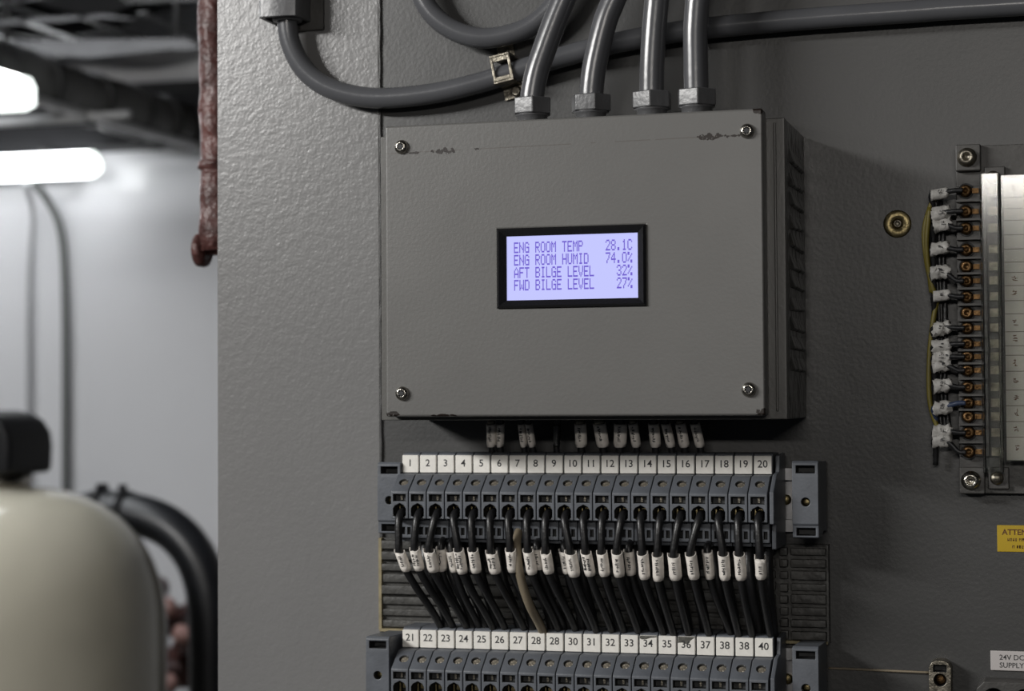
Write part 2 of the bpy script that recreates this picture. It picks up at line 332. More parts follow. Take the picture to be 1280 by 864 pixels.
part('tray_rail', MB().prism([(-80, 2), (100, -6), (260, -14), (286, -30), (262, -33), (230, -30), (80, -36), (20, -28), (-20, -14)], -3, 0, 'd'), 'tray', tr)
part('tray_rail', MB().prism([(-700, 36), (-60, 38), (110, 36), (175, 22), (110, 30), (-60, 30), (-700, 30)], -3, 0, 'd'), 'tray', tr)
part('tray_rail', MB().prism([(130, 66), (330, 66), (330, 46), (150, 52)], -3, 0, 'd'), 'beam', tr)
for x in range(-600, 300, 110): part('tray_rung', MB().box(x, x + 18, -320, 0, 32, 36), 'beam', tr)
part('hanger_rod', MB().tube([(-80, -5, -20), (-80, -5, 270)], 5, 8).tube([(240, -5, -20), (240, -5, 270)], 5, 8), 'beam', tr)
sb = thing('cable_tray', -1520, -1800, 590, 'short galvanised tray end in the upper left corner above the lamps', 'cable tray')
part('tray_rail', MB().box(-500, 138, -40, 0, 0, 9), 'tray', sb)
oc = ('frontmost dark cable sagging above the flat tray rail', 'second dark cable sagging above the flat tray rail', 'dark cable sagging high over the tray, beside the hanger rod', 'thick dark cable under the deckhead beside the lagged pipe', 'thin dark cable high under the deckhead, upper left corner', 'rearmost dark cable crossing under the deckhead')
for i in range(6):
    y0 = 1880 + i * 62; z0 = 750 + (i % 3) * 30
    cable('overhead_cable', [(-2300, -y0, z0 + 30), (-1700, -y0, z0 - 5), (-1400, -y0, z0 - 30 - 8 * i), (-1000, -y0, z0 + 10), (200, -y0, z0 + 20)], (9, 13, 7, 16, 6, 11)[i], 'black' if i % 2 else 'beam', oc[i], 'cable', None, 8, 5)

# ------------------------------------------------------------------ the control box
bx = thing('control_box', 0, 0, 0, 'grey steel control box with a backlit readout in its screwed lid', 'control box')
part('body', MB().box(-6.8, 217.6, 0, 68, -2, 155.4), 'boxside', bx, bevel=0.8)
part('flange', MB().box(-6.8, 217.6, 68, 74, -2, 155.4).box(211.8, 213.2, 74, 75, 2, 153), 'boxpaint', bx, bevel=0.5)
lid = MB().box(0, 208, 74.2, 85.84, 0, 159.25)
lidme = lid.mesh('lid', 'lid')
for k in range(11):
    zc = 137 - k * 11.1 + R.uniform(-1.2, 1.2); a_ = R.uniform(-1.2, 2.2)
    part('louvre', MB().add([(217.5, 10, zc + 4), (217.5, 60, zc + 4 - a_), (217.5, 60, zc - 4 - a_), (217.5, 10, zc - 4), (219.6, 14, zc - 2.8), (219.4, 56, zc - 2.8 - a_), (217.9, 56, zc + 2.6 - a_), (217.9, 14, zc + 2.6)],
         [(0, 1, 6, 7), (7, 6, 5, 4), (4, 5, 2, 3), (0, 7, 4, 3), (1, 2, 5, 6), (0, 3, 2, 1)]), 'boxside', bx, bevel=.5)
cut = MB().box(64.6, 145.2, 83.0, 90, 58.4, 100.4)
lme = carve(lid, 'lid', [cut], 'bezel')
lo = link('lid', lme, bx, bevel=1.5, seg=3)
for x, z in ((9.9, 147.4), (199.9, 147.5), (9.8, 12.7), (199.6, 13.4)):
    s = part('screw', MB().lathe([(3.9, 0), (3.9, .7), (3.5, 1.8), (2.6, 2.6), (1.9, 2.8), (1.7, 2.7), (1.6, .9), (.2, .8)], (0, 0, 0), 'd', 24), 'steel', bx, loc=(x / 1000, -.0858, z / 1000))
    part('socket', MB().prism([((1.75 if k % 2 else 1.15) * math.cos(k * PI / 6), (1.75 if k % 2 else 1.15) * math.sin(k * PI / 6)) for k in range(12)], .9, 2.72, 'd'), 'termdark', s)
# readout: raised black frame, sunken lit screen, dot-matrix characters
bz = MB()
o4 = [(64.2, 58.0), (145.9, 58.0), (145.9, 100.8), (64.2, 100.8)]; i4 = [(69.2, 62.2), (141.3, 62.2), (141.3, 96.6), (69.2, 96.6)]
m4 = [(65.4, 59.2), (144.7, 59.2), (144.7, 99.6), (65.4, 99.6)]
V = [(x, 84, z) for x, z in o4] + [(x, 87.0, z) for x, z in o4] + [(x, 87.9, z) for x, z in m4] + [(x, 85.6, z) for x, z in i4] + [(x, 84, z) for x, z in i4]
F = [(l * 4 + i, l * 4 + (i + 1) % 4, l * 4 + 4 + (i + 1) % 4, l * 4 + 4 + i) for l in range(4) for i in range(4)] + [(16 + i, 16 + (i + 1) % 4, (i + 1) % 4, i) for i in range(4)]
bz.add(V, F)
bzo = part('display_bezel', bz, 'bezel', bx, label='black frame around the readout')
sco = part('screen', MB().box(69.2, 141.3, 84.0, 84.9, 62.2, 96.6), 'screen', bzo, label='backlit pale violet screen')
G = {'E': "111111000010000111101000010000 11111", 'N': "1000110001110011010110011 1000110001", 'G': "011101000110000101111000110001 01111",
     'R': "1111010001100011111010100 1001010001", 'O': "0111010001100011000110001 1000101110", 'M': "1000111011101011010110001 1000110001",
     'T': "1111100100001000010000100 0010000100", 'P': "1111010001100011111010000 1000010000", 'H': "1000110001100011111110001 1000110001",
     'U': "1000110001100011000110001 1000101110", 'I': "0111000100001000010000100 0010001110", 'D': "1111010001100011000110001 1000111110",
     'A': "0010001010100011000111111 1000110001", 'F': "1111110000100001111010000 1000010000", 'B': "1111010001100011111010001 1000111110",
     'L': "1000010000100001000010000 1000011111", 'V': "1000110001100011000101010 0101000100", 'W': "1000110001100011010110101 1101110001",
     '2': "0111010001000010001000100 0100011111", '8': "0111010001100010111010001 1000101110", '.': "0000000000000000000000000 0110001100",
     '1': "0010001100001000010000100 0010001110", 'C': "0111010001100001000010000 1000101110", '7': "1111100001000100001000100 0100001000",
     '4': "0001000110010101001011111 0001000010", '0': "0111010001100011000110001 1000101110", '%': "1100011001000100010001000 1001100011",
     '3': "0111010001000010011000001 1000101110"}
tx = MB(); cw = (138.6 - 73.2) / 22; chh = 5.8
for ri, (l, rr) in enumerate((('ENG ROOM TEMP', '28.1C'), ('ENG ROOM HUMID', '74.0%'), ('AFT BILGE LEVEL', '32%'), ('FWD BILGE LEVEL', '27%'))):
    line = l.ljust(22 - len(rr)) + rr; ztop = 93.4 - ri * 6.73
    for ci, ch in enumerate(line):
        if ch == ' ': continue
        b_ = G[ch].replace(' ', '')
        for j in range(7):
            for i in range(5):
                if b_[j * 5 + i] == '1':
                    x = 73.2 + ci * cw + i * (cw / 5.9); z = ztop - j * chh / 7
                    tx.box(x, x + cw / 5.9 * 1.05, 84.9, 84.95, z - chh / 7 * 1.02, z)
part('characters', tx, 'lcdtext', bzo, label='violet readout characters in four lines')

# ------------------------------------------------------------------ cable glands and conduits
ordn = ('leftmost', 'second from left', 'third from left', 'rightmost')
cpaths = [[(72.6, 45, 174), (72.7, 45, 179), (75.4, 45, 191.8), (80.1, 45, 205), (86.2, 45, 220.3), (91, 45, 231.2), (96.5, 45, 244.3), (107, 46, 275), (119, 48, 340), (126, 50, 898)],
          [(106.6, 45, 174), (106.7, 45, 179), (108, 45, 190.1), (110.8, 45, 203.2), (115.1, 45, 218.6), (119.7, 45, 229.4), (124.8, 45, 242.4), (132, 46, 272), (141, 48, 340), (148, 50, 898)],
          [(140.6, 45, 174), (140.7, 45, 179), (141.1, 45, 192.7), (142.3, 45, 210.3), (144, 45, 227.8), (145.9, 45, 240.9), (151, 46, 270), (163, 48, 340), (180, 50, 898)],
          [(165.6, 45, 174), (165.5, 45, 179), (165.4, 45, 191.3), (165.4, 45, 208.9), (166.7, 45, 226.3), (168.5, 45, 239.4), (174, 46, 270), (186, 48, 340), (202, 50, 898)]]
for i, pth in enumerate(cpaths):
    x = (72.7, 106.5, 140.8, 165.8)[i]
    gl = thing('cable_gland', x, 45, 155.4, 'grey hex cable gland on top of the control box, ' + ordn[i], 'cable gland', 'cable glands on top of the box')
    rot = (0.25, 0.1, 0.42, 0.3)[i]
    part('collar', MB().lathe([(9.2, 0), (9.2, 2), (8.4, 3), (8.4, 11.5), (10, 12.2), (9.6, 12.5)], (0, 0, 0), 'z', 28), 'gland', gl)
    part('hex_nut', MB().prism([(11.6 * math.cos(rot + k * PI / 3), 11.6 * math.sin(rot + k * PI / 3)) for k in range(6)], 12.4, 21.6, 'z'), 'gland', gl, bevel=0.7)
    P = smooth_path(pth, 6); o = Vector(pth[0])
    solo('conduit', MB().tube([p - o for p in P], 6.8, 24), 'conduit', *pth[0], 'grey conduit rising from the ' + ordn[i] + ' gland on the box', 'conduit', 'conduits rising from the box')
cable('conduit', [(-86.5, 16, 300), (-87.0, 15, 262), (-88.3, 14, 240), (-86.0, 13, 222), (-76.5, 12, 205.5), (-59.5, 11.5, 194.0), (-33.2, 11, 187.8), (1.7, 11, 188.6), (31.3, 11, 193.5), (50.7, 11, 198.4), (79.5, 11, 205.4), (107.9, 11, 211.2), (135, 11, 214.8), (163.5, 11, 217.2), (217.5, 11, 218.9), (278.6, 11, 219.4), (342, 11, 219.6), (700, 11, 218)], 6.1,
      'conduit', 'long grey conduit sweeping from the upper left fitting behind the others to the right', 'conduit', n=24)
cable('conduit', [(-12, 14, 420), (-11, 14, 300), (-8, 14, 265), (-3.0, 14, 246), (5.8, 14, 232.5), (20.5, 14, 222.6), (37.5, 14, 218.7), (56.8, 14, 221.5), (71.2, 14, 229.4), (82, 14, 242.7), (96, 14, 275), (105, 14, 420)], 6.0,
      'conduit', 'grey conduit bent in a U above the box, top of the photo', 'conduit', n=24)
# fitting the long conduit comes out of
ft = thing('conduit_fitting', -89, 0, 237, 'worn grey metal fitting at the top left where the long conduit emerges', 'conduit fitting')
part('shadow_plate', MB().box(-8, 20, 1.6, 4.5, -5, 120), 'basegrey', ft, bevel=.6)  # dark plate, mostly standing in for the fitting's shadow on the panel
part('shroud', MB().prism([(-13, 2), (-13, 24), (-11, 26.5), (-5, 27), (5, 27), (11, 25), (12, 22), (12, 2), (9.5, 2), (9.5, 21), (8, 24), (-8, 24), (-10.5, 21), (-10.5, 2)], 0, 120, 'z'), 'gland', ft, bevel=.4)
part('ferrule', MB().lathe([(6.6, -1.0), (8.6, -1.0), (9.2, 1), (9.2, 24)], (1, 14, 0), 'z', 24), 'gland', ft)
# strap clamp round the long conduit
cl = thing('pipe_clamp', 47, 0, 200, 'small worn metal strap clamp with a square window around the long conduit', 'clamp')
ang = 0.19; ca, sa = math.cos(ang), math.sin(ang)
def rot(x, z): return (x * ca - z * sa, x * sa + z * ca)
def rquad(mb, x0, x1, z0, z1, d0, d1): 
    return mb.prism([rot(x0, z0), rot(x1, z0), rot(x1, z1), rot(x0, z1)], d0, d1, 'd')
st = MB()
for (a, b, c_, d) in ((-6, -4.4, -7, 7), (4.2, 6, -7, 7), (-4.4, 4.2, 4.2, 7), (-4.4, 4.2, -7, -4.6)): rquad(st, a, b, c_, d, 17.6, 19)
rquad(st, -6, 6, 7, 8.4, 0.5, 19); rquad(st, -6, 6, -8.4, -7, 0.5, 19); rquad(st, -5, 5, 8.4, 20, 0.2, 1.8); rquad(st, -6, 8, -15.5, -8.4, 0.2, 1.8)
part('strap', st, 'dirtysteel', cl, bevel=.3)
part('bolt_head', MB().lathe([(3.4, 1.8), (3.4, 4.5), (2.4, 5.4), (.3, 5.5)], (4.5, 0, -11.5), 'd', 8, False), 'dirtysteel', cl)

# ------------------------------------------------------------------ terminal rows
PITCH = 10.68
prof = [(8, 1.5), (27, 1.5), (29.2, 0.5), (29.2, -10.2), (38, -10.9), (49.2, -19.2), (50, -20.2), (50, -35.2), (42, -35.6), (42, -46.5), (37, -47), (37, -49), (8, -49)]
hw = 5.13
house = MB().prism(prof, -hw, hw)
dirn = Vector((0, 12, -9)).normalized(); nrm = Vector((0, 9, 12)).normalized() * 1.0   # slope direction and outward normal in (x, d, z)
sc_c = Vector((0.3, 43.4, -14.9))
def cyl(center, axis, r, h0, h1, n=16):
    c = Vector(center); a = Vector(axis).normalized(); return MB().tube([c + a * h0, c + a * h1], r, n)
hole = [(-3.7, -35.0 + 1.6), (-3.7, -29.6), (-2.6, -27.9), (0, -26.6), (2.6, -27.9), (3.7, -29.6), (3.7, -33.4), (2.2, -34.4), (-2.2, -34.4)]
cuts = [cyl(sc_c, nrm, 2.55, -7, 4), MB().box(-3.6, 3.6, 45.5, 52, -25.4, -21.6), MB().prism(hole, 36, 52, 'd'),
        MB().box(-3.4, 0.4, 38.5, 44, -44.6, -40.6), MB().box(2.0, 3.6, 40, 44, -44.6, -40.6)]
house_me = carve(house, 'term', cuts)
tb0 = thing('terminal_block', 0, 0, 0, 'x', 'terminal block', 'numbered terminal blocks')
part_h = link('housing', house_me, tb0, bevel=0.35, seg=1)
nt_me = MB().box(-4.85, 4.85, 29.2, 31.4, -10.0, 0).mesh('number_tag', 'tag')
tg0 = link('number_tag', nt_me, tb0, bevel=0.3, seg=1)
part('clamp_screw', cyl(sc_c + Vector((0.2, 0, 0)), nrm, 2.25, -5.2, -1.1, 12), 'screwmetal', tb0)
part('wire_clamp', MB().box(-0.7, 1.5, 38, 42.5, -31.4, -28.4).box(-3.0, -2.2, 38, 41.5, -33.8, -28.5), 'brass', tb0)
part('contact_bar', MB().box(-0.5, 0.6, 45.6, 46.4, -24.8, -22.2), 'dirtysteel', tb0)
ONES = 'zero one two three four five six seven eight nine ten eleven twelve thirteen fourteen fifteen sixteen seventeen eighteen nineteen'.split()
def word(n):
    n = int(n); return ONES[n] if n < 20 else ('twenty', 'thirty', 'forty')[n // 10 - 2] + ('-' + ONES[n % 10] if n % 10 else '')
NUM1 = [str(i) for i in range(1, 21)]; NUM2 = ['21', '22', '23', '24', '25', '26', '27', '28', '28', '30', '31', '32', '33', '34', '35', '36', '37', '38', '38', '40']
allobj = list(C.objects); first = True
def blk_pos(row, i):
    if row == 0: return Vector((-5.15 + PITCH * i, 0, -22.4 + 0.1 * i / 19))
    return Vector((-5.5 + PITCH * i, 0, -122.2 + 1.0 * i / 19))
for row, nums in enumerate((NUM1, NUM2)):
    for i, s_ in enumerate(nums):
        p = blk_pos(row, i)
        if first: o = tb0; o.location = W(*p); first = False; tgo = tg0
        else: o = dup_to(tb0, W(*p)); tgo = [c for c in o.children if c.name.startswith('number_tag')][0]
        lb = 'grey terminal block under the white tag numbered ' + word(s_)
        if row == 0 and i == 0: lb = 'grey terminal block under tag one, leftmost of the upper row'
        if row == 1 and i in (7, 17): lb += ', directly right of tag ' + word(nums[i - 1])
        if row == 1 and i in (8, 18): lb += ', directly left of tag ' + word(nums[i + 1])
        o['label'] = lb; o['group'] = ('terminal blocks of the upper row', 'terminal blocks of the lower row')[row]
        me = text_mesh(s_, 5.7, 'ink', -0.1, -6.35 if row == 0 else -6.2, 31.46, name='numeral', bold=0.06)
        nu = bpy.data.objects.new('numeral', me); C.objects.link(nu); nu.parent = tgo
        if row == 1 and i in (13, 15):
            pl = [(-4.7, -1.6), (-3.6, -2.2), (-1, -2.0), (1.4, -1.2), (4.6, -0.9), (4.6, -0.15), (-4.7, -0.15)] if i == 13 else [(-4.7, -3.6), (-2, -3.4), (-.4, -4.1), (1.6, -3.7), (2.3, -2.3), (3.4, -1.4), (4.4, -0.8), (4.7, -0.15), (-4.7, -0.15)]
            part('grease_smudge', MB().prism(pl, 31.4, 31.43, 'd'), 'smudge', tgo, label='dark grease along the top of the tag')
for row in (0, 1):
    zr = (-22.4, -121.6)[row]; up_ = ('upper', 'lower')[row]
    ra = thing('mounting_rail', -30, 0, zr - 25, 'steel mounting rail behind the %s row of terminal blocks' % up_, 'rail', 'mounting rails')
    part('rail_strip', MB().box(0, 257, 0, 2, -12, 12).box(0, 257, 2, 7.6, 11, 12).box(0, 257, 2, 7.6, -12, -11).box(0, 257, 6.6, 7.8, 11, 17.5).box(0, 257, 6.6, 7.8, -17.5, -11), 'rail', ra)
    part('rail_screw', MB().lathe([(3, 2), (3, 4), (2, 5), (.3, 5)], (236, 0, 0), 'd', 12), 'brass', ra)
    ep = solo('end_plate', MB().prism([(8, 1), (27, 0), (29, -9), (38, -10), (50.2, -19), (50.4, -36), (42.4, -36.5), (42.4, -50), (8, -50)], 0, 2.4), 'term', (204.1, 203.7)[row], 0, (-22.2, -121.0)[row], 'thin grey end plate closing the right end of the %s terminal row' % up_, 'end plate', bevel=.5)
    for side in (0, 1):
        if row == 0: x0, dd, z1, z0 = ((-24.4, 34, -26.4, -67.6), (215.0, 42, -24.6, -66.2))[side]
        else: x0, dd, z1, z0 = ((-27.3, 46, -124.9, -166), (214.2, 42, -123.6, -165.6))[side]
        if row == 1 and side == 0: z1 = -124.8
        w = 14.1; hh = z1 - z0
        ec = thing('end_clamp', x0, 0, z0, 'grey screw-down end clamp at the %s end of the %s terminal row' % (('left', 'right')[side], up_), 'end clamp', 'end clamps of the terminal rows')
        pr = [(6, hh - 1), (dd - 12, hh - .3), (dd - 1.5, hh), (dd - .2, hh - 1.4), (dd - .2, hh - 8), (dd, hh - 9), (dd, 7.6), (dd - 1.2, 7), (dd - 1.2, .6), (dd - 3, 0), (dd - 14, .4), (dd - 22, 3), (6, 2)]
        cs = [MB().box(2.2, 12.2, dd - 9, dd + 2, hh - 6.6, hh - 2.6), MB().box(2.2, 12.2, dd - 9, dd + 2, 1.6, 5.6), cyl((7.2, dd - 4, hh * .47), (0, 1, 0), 2.3, -3, 6)]
        link('housing', carve(MB().prism(pr, 0, w), 'term', cs), ec, bevel=.5, seg=2)
        part('clamp_screw', MB().lathe([(2.0, dd - 6), (2.0, dd - 4.4), (1.6, dd - 4), (.2, dd - 4)], (7.2, 0, hh * .47), 'd', 12), 'brass', ec)
        part('rail_foot', MB().box(1.5, 12.5, 2, 6, hh * .25, hh * .75), 'termdark', ec)

# slotted wiring duct between the rows
du = thing('wiring_duct', -33, 0, -126, 'dark grey slotted wiring duct on the panel behind the black wires', 'wiring duct')
part('base_plate', MB().box(0, 262, 0, 3, 0, 54), 'duct', du, bevel=.4)
part('side_wall', MB().box(-1.2, 0.6, 0, 6, 0, 54), 'dust', du, label='yellowed left edge'); part('side_wall', MB().box(261.5, 262.6, 0, 7, 0, 54), 'duct', du)
for k in range(8):
    z = 1.6 + k * 6.6; 
    for (a, b) in ((0.8, 100), (101, 233), (235.5, 240), (241.5, 261)):
        part('slat', MB().box(a, b, 3, 5.4 + R.uniform(-.6, 1.4), z + R.uniform(-.3, .3), z + 4.6 + R.uniform(-.5, .5)), 'duct', du, bevel=.5, seg=1)
part('lower_lip', MB().box(0, 262, 3, 8, -.5, 1.0), 'dust', du)

# ------------------------------------------------------------------ wires of the upper row
def scribble(mb, x, d, z0, z1, w, cols=1):    # small dark vertical marks, unreadable in the photo
    for c_ in range(cols):
        z = z0
        while z < z1:
            hgt = R.uniform(.5, 1.1)
            for _ in range(3):
                xx = x + (c_ - (cols - 1) / 2) * 2.1 + R.uniform(-w, w); zz = z + R.uniform(0, hgt)
                if R.random() < .5: mb.box(xx - .7, xx + .7, d, d + .06, zz, zz + .34)
                else: mb.box(xx - .18, xx + .18, d, d + .06, zz, zz + R.uniform(.5, 1.0))
            z += hgt + .35
def sleeve(parent, top, bot, rx=2.75, notch=1.9, base=None, cols=1, m='sleeve'):
    T, B = Vector(top), Vector(bot); ax = B - T; n = 20; rows = 7; v = []
    sk = R.uniform(-.6, .6)
    for j in range(rows):
        f = j / (rows - 1)
        for k in range(n):
            a = 2 * PI * k / n; c = T.lerp(B, f); dip = 0
            if j == 0: dip = (max(0, math.sin(a)) ** .6) * notch + sk * math.cos(a) * .5
            if j == rows - 1: dip = -abs(math.cos(a)) ** 4 * .7
            rr = rx * (1 - .16 * (j == rows - 1)) * (1 + .05 * math.sin(3 * a + f * 4))
            v.append(tuple(c + Vector((rr * math.cos(a), 2.9 * math.sin(a), 0)) + ax.normalized() * dip))
    F = [(j * n + k, j * n + (k + 1) % n, (j + 1) * n + (k + 1) % n, (j + 1) * n + k) for j in range(rows - 1) for k in range(n)]
    mb = MB().add(v, F, True)
    s = part('marker_sleeve', mb, m, parent)
    so = s.modifiers.new('thick', 'SOLIDIFY'); so.thickness = .0004; so.offset = 1
    k2 = MB(); ln = ax.length
    scribble(k2, 0, 3.32, -ln + 3.0, -notch - 2.2, .45, cols)
    k2.v = [(x + (T.x + (B.x - T.x) * (-z / ln)), d + T.y + (B.y - T.y) * (-z / ln), T.z + z * (T.z - B.z) / ln) for x, d, z in k2.v]
    part('lettering', k2, 'ink', s)
    return s
ST = [(-4.7, -74.8), (4.4, -73.3), (12.9, -74.1), (30.3, -73.3), (38.7, -73.2), (49.4, -74.4), (60.5, -72.9), (70.6, -73.1), (80.7, -73.9), (94.8, -73.6), (103.4, -73.5), (112.4, -73.3), (120.9, -73.2), (135.1, -73.4), (143.5, -74.1), (152.3, -74.4), (161.5, -73.4), (179.3, -73.1), (187.9, -73.0), (199.1, -74.5)]
SB = [(-0.9, -87.3), (6.7, -86.7), (15.2, -87.4), (32.1, -88.0), (40.1, -87.4), (51.2, -87.6), (61.4, -86.5), (72.4, -87.6), (82.0, -87.0), (96.5, -88.4), (105.5, -87.8), (113.6, -87.7), (121.7, -87.9), (135.9, -88.9), (143.4, -89.7), (153.0, -89.0), (163.1, -88.4), (180.0, -88.5), (188.6, -88.3), (199.4, -87.6)]
for i in range(20):
    bp = blk_pos(0, i); sx, sz = ST[i]; ex, ez = SB[i]
    w = thing('terminal_wire', bp.x, 44, bp.z - 31, 'black wire with a white marker sleeve hanging from terminal ' + word(i + 1), 'wire', 'wires from the upper terminal row')
    o = Vector((bp.x, 44, bp.z - 31)); drift = 12 * (1 - i / 19) + 1 + R.uniform(-1.2, 1.2); slope = (ex - sx) * .9
    pts = [(bp.x + .2, 40, bp.z - 31), (bp.x + .2, 45.5, bp.z - 31.2), (bp.x + .2, 50.4, bp.z - 34.0), (bp.x + (sx - bp.x) * .3 + .1, 52.2, bp.z - 39), (bp.x + (sx - bp.x) * .8, 52.5, sz + 4), (sx, 52, sz - 1), ((sx + ex) / 2, 51, (sz + ez) / 2), (ex, 50, ez), (ex + drift * .35, 45, ez - 10), (ex + drift * .75, 36, ez - 22), (ex + drift, 26, ez - 34), (ex + drift, 20, ez - 43)]
    part('wire_body', MB().tube([p - o for p in smooth_path(pts, 5)], 2.15, 12), 'wire', w)
    sleeve(w, Vector((sx, 52, sz)) - o, Vector((ex, 50, ez)) - o, 2.7 + (.35 if i in (2, 5, 9, 15) else 0), 2.5 + (1.6 if i == 19 else 0), cols=2 if i in (1, 3, 5, 10) else 1)
BT = [(19.0, -73.5, 19.4, -87.3, 3), (24.7, -74.8, 27.0, -87.6, 3), (74.8, -72.6, 76.5, -85.3, 8), (90.3, -73.7, 92.4, -87.2, 9), (127.1, -73.1, 128.3, -87.4, 13), (170.6, -72.8, 171.8, -88.6, 17)]
for bi_, (sx, sz, ex, ez, n) in enumerate(BT):
    sx -= 1.2; ex -= 1.2
    o = Vector((sx, 30, -66)); w = thing('terminal_wire', *o, 'sleeved black wire set back between terminals ' + word(n) + ' and ' + word(n + 1) + (', left one', ', right one', '', '', '', '')[bi_], 'wire', 'wires hanging behind the upper terminal row')
    pts = [(sx, 30, -66), (sx, 42, -70), (sx, 45, sz), (ex, 44.5, ez), (ex + 4, 40, ez - 14), (ex + 8, 26, ez - 32), (ex + 8, 20, ez - 42)]
    part('wire_body', MB().tube([p - o for p in smooth_path(pts, 5)], 2.0, 12), 'wire', w)
    sleeve(w, Vector((sx, 45, sz)) - o, Vector((ex, 44.5, ez)) - o, 2.5, 1.6)
cable('loose_wire', [(61.5, 36, -62), (62.8, 47, -70), (65.0, 50, -86), (68.5, 45, -103), (71.5, 34, -116), (73.5, 22, -128)], 2.5, 'beige', 'beige wire without sleeve slanting down beside the wire of terminal 7', 'wire', n=12)
for i in range(20):
    x = 4 + i * 10.2 + R.uniform(-2, 2); d = R.uniform(20, 28); dr = 10 * (1 - i / 20) + R.uniform(1, 7); r = R.uniform(2.4, 3.5)
    if x > 190: d = 24
    cable('plain_wire', [(x, d, -68), (x + dr * .1, d + 6, -80), (x + dr * .4, d + 6, -95), (x + dr * .8, d, -112), (x + dr, max(d - 5, 16), -131)], r, 'wire', 'plain black wire without sleeve, running down behind the wire of terminal ' + word(i + 1), 'wire', 'plain black wires behind the sleeved wires', 10, 5)

# wires leaving the bottom of the box
UN = [(42.0, 42.0, 0, 2.5), (47.6, 47.0, 0, 1.7), (59.8, 61.2, 0, 1.7), (64.0, 66.2, 0, 1.7), (80.9, 80.2, 1, 1.6), (94.2, 94.6, 0, 3.0), (105.2, 107.2, 0, 3.3), (117.4, 116.8, 0, 3.3), (124.4, 126.4, 0, 2.3), (136.2, 137.2, 0, 2.7), (143.0, 146.0, 0, 2.3), (151.2, 153.6, 0, 2.6), (159.4, 162.4, 0, 2.4)]
onames = ('first', 'second', 'third', 'fourth', 'fifth, with a clear sleeve,', 'sixth', 'seventh', 'eighth', 'ninth', 'tenth', 'eleventh', 'twelfth', 'thirteenth and last')
for i, (x0, x1, cl_, rr) in enumerate(UN):
    o = Vector((x0, 26, -2)); w = thing('box_wire', *o, 'short sleeved wire under the box, ' + onames[i] + ' from the left', 'wire', 'sleeved wires leaving the bottom of the box')
    part('wire_body', MB().tube([p - o for p in smooth_path([(x0, 26, -2), (x0, 26, -6), (x1, 26, -18), (x1 + .6, 22, -30), (x1 + 1, 15, -44), (x1 + 1, 12, -56)], 4)], 1.9 if rr < 2.6 else 2.2, 10), 'wire', w)
    if i in (0, 5, 6, 8, 11): part('collar', MB().tube([(0, 0, -.4), (0, 0, -3.6)], rr * .95, 12), 'dirtysteel', w)
    sleeve(w, Vector((x0, 26, -4.2)) - o, Vector((x1, 26, -18)) - o, rr, 1.0, m='clear' if cl_ else 'sleeve')

# ------------------------------------------------------------------ right hand terminal strip
bs = thing('barrier_strip', 300.8, 0, -43, 'long vertical screw terminal strip with clear cover and paper labels at the right edge', 'terminal strip')
Z = lambda z: z + 43
part('base', MB().box(0, 62, 0, 8, 0, 188).box(0, 16, 8, 10, 20, 166), 'basegrey', bs, bevel=.6)
for z in (0, 174):
    part('mounting_foot', MB().box(0, 13.4, 8, 13, z, z + 14.4), 'basegrey', bs, bevel=.8)
    s = part('mounting_screw', MB().lathe([(5.2, 13), (5.2, 13.8), (4.6, 14), (4.4, 16), (3.4, 17.2), (2.0, 17.4), (1.8, 15.6), (.2, 15.5)], (6.2, 0, z + 7.2), 'd', 22), 'steel' if z == 0 else 'dirtysteel', bs)
for z in (8.5, 179 - 9):
    part('inner_boss', MB().box(15, 26, 8, 11, z - 6, z + 6), 'basegrey', bs, bevel=.8)
    part('inner_screw', MB().lathe([(3.6, 11), (3.6, 12.5), (2.6, 14), (.3, 14.3)], (19.6, 0, z), 'd', 16), 'dirtysteel', bs)
SZ = [120.3, 109.1, 100.0, 88.4, 79.3, 71.6, 63.0, 54.3, 46.2, 37.6, 30.7, 23.4, 14.4, 5.8, -1.5, -10.1, -20.4]
for i, z in enumerate(SZ):
    part('terminal_screw', MB().lathe([(3.3, 10), (3.5, 11), (3.1, 13), (2.0, 14), (1.3, 13.7), (.9, 12.8), (.1, 12.7)], (5.2, 0, Z(z)), 'd', 14).box(8.6, 12.0, 10, 11.4, Z(z) - 1.3, Z(z) + 1.3), 'bronze', bs)
    part('screw_well', MB().lathe([(4.3, 9.9), (4.3, 10.6), (3.9, 10.7), (3.8, 10.1)], (5.2, 0, Z(z)), 'd', 16), 'termdark', bs)
    if i < 16: zz = (z + SZ[i + 1]) / 2; part('barrier', MB().box(0.3, 13, 10, 15, Z(zz) - .55, Z(zz) + .55), 'basegrey', bs)
    part('inner_contact', MB().box(17, 22, 8, 11, Z(z) - 2.2, Z(z) + 2.2), 'dirtysteel', bs)
LZ = [125.5, 115, 109, 102.7, 95, 87.5, 80.5, 75, 68, 60, 53, 43.5, 36, 31, 22.5, 12.5, 4.2, -4.2, -12.5, -24.8]
ls = part('label_strip', MB().box(25.2, 35.8, 8, 20, Z(-24.8), Z(125.5)), 'stripjoint', bs)
mk = MB()
for i in range(len(LZ) - 1):
    part('paper_label', MB().box(25.2, 35.8, 20, 20.5 + R.uniform(0, .25), Z(LZ[i + 1]) + .22, Z(LZ[i]) - .18), 'strip', bs)
    if LZ[i] - LZ[i + 1] > 6 and (i > 9 or i in (0, 7, 8)):
        zc = Z((LZ[i] + LZ[i + 1]) / 2); scribble(mk, 30.4, 20.8, zc - 1.6, zc + 1.4, .9)
part('label_print', mk, 'brownink', ls)
cov = MB().prism([(13.2, 24), (14.2, 26.5), (22.5, 26.5), (23.8, 24), (23.8, 14), (22.9, 14), (22.9, 23.5), (22, 25.5), (14.8, 25.5), (14.1, 23.5), (14.1, 14), (13.2, 14)], Z(-31), Z(127.5), 'z')
part('clear_cover', cov, 'clear', bs)
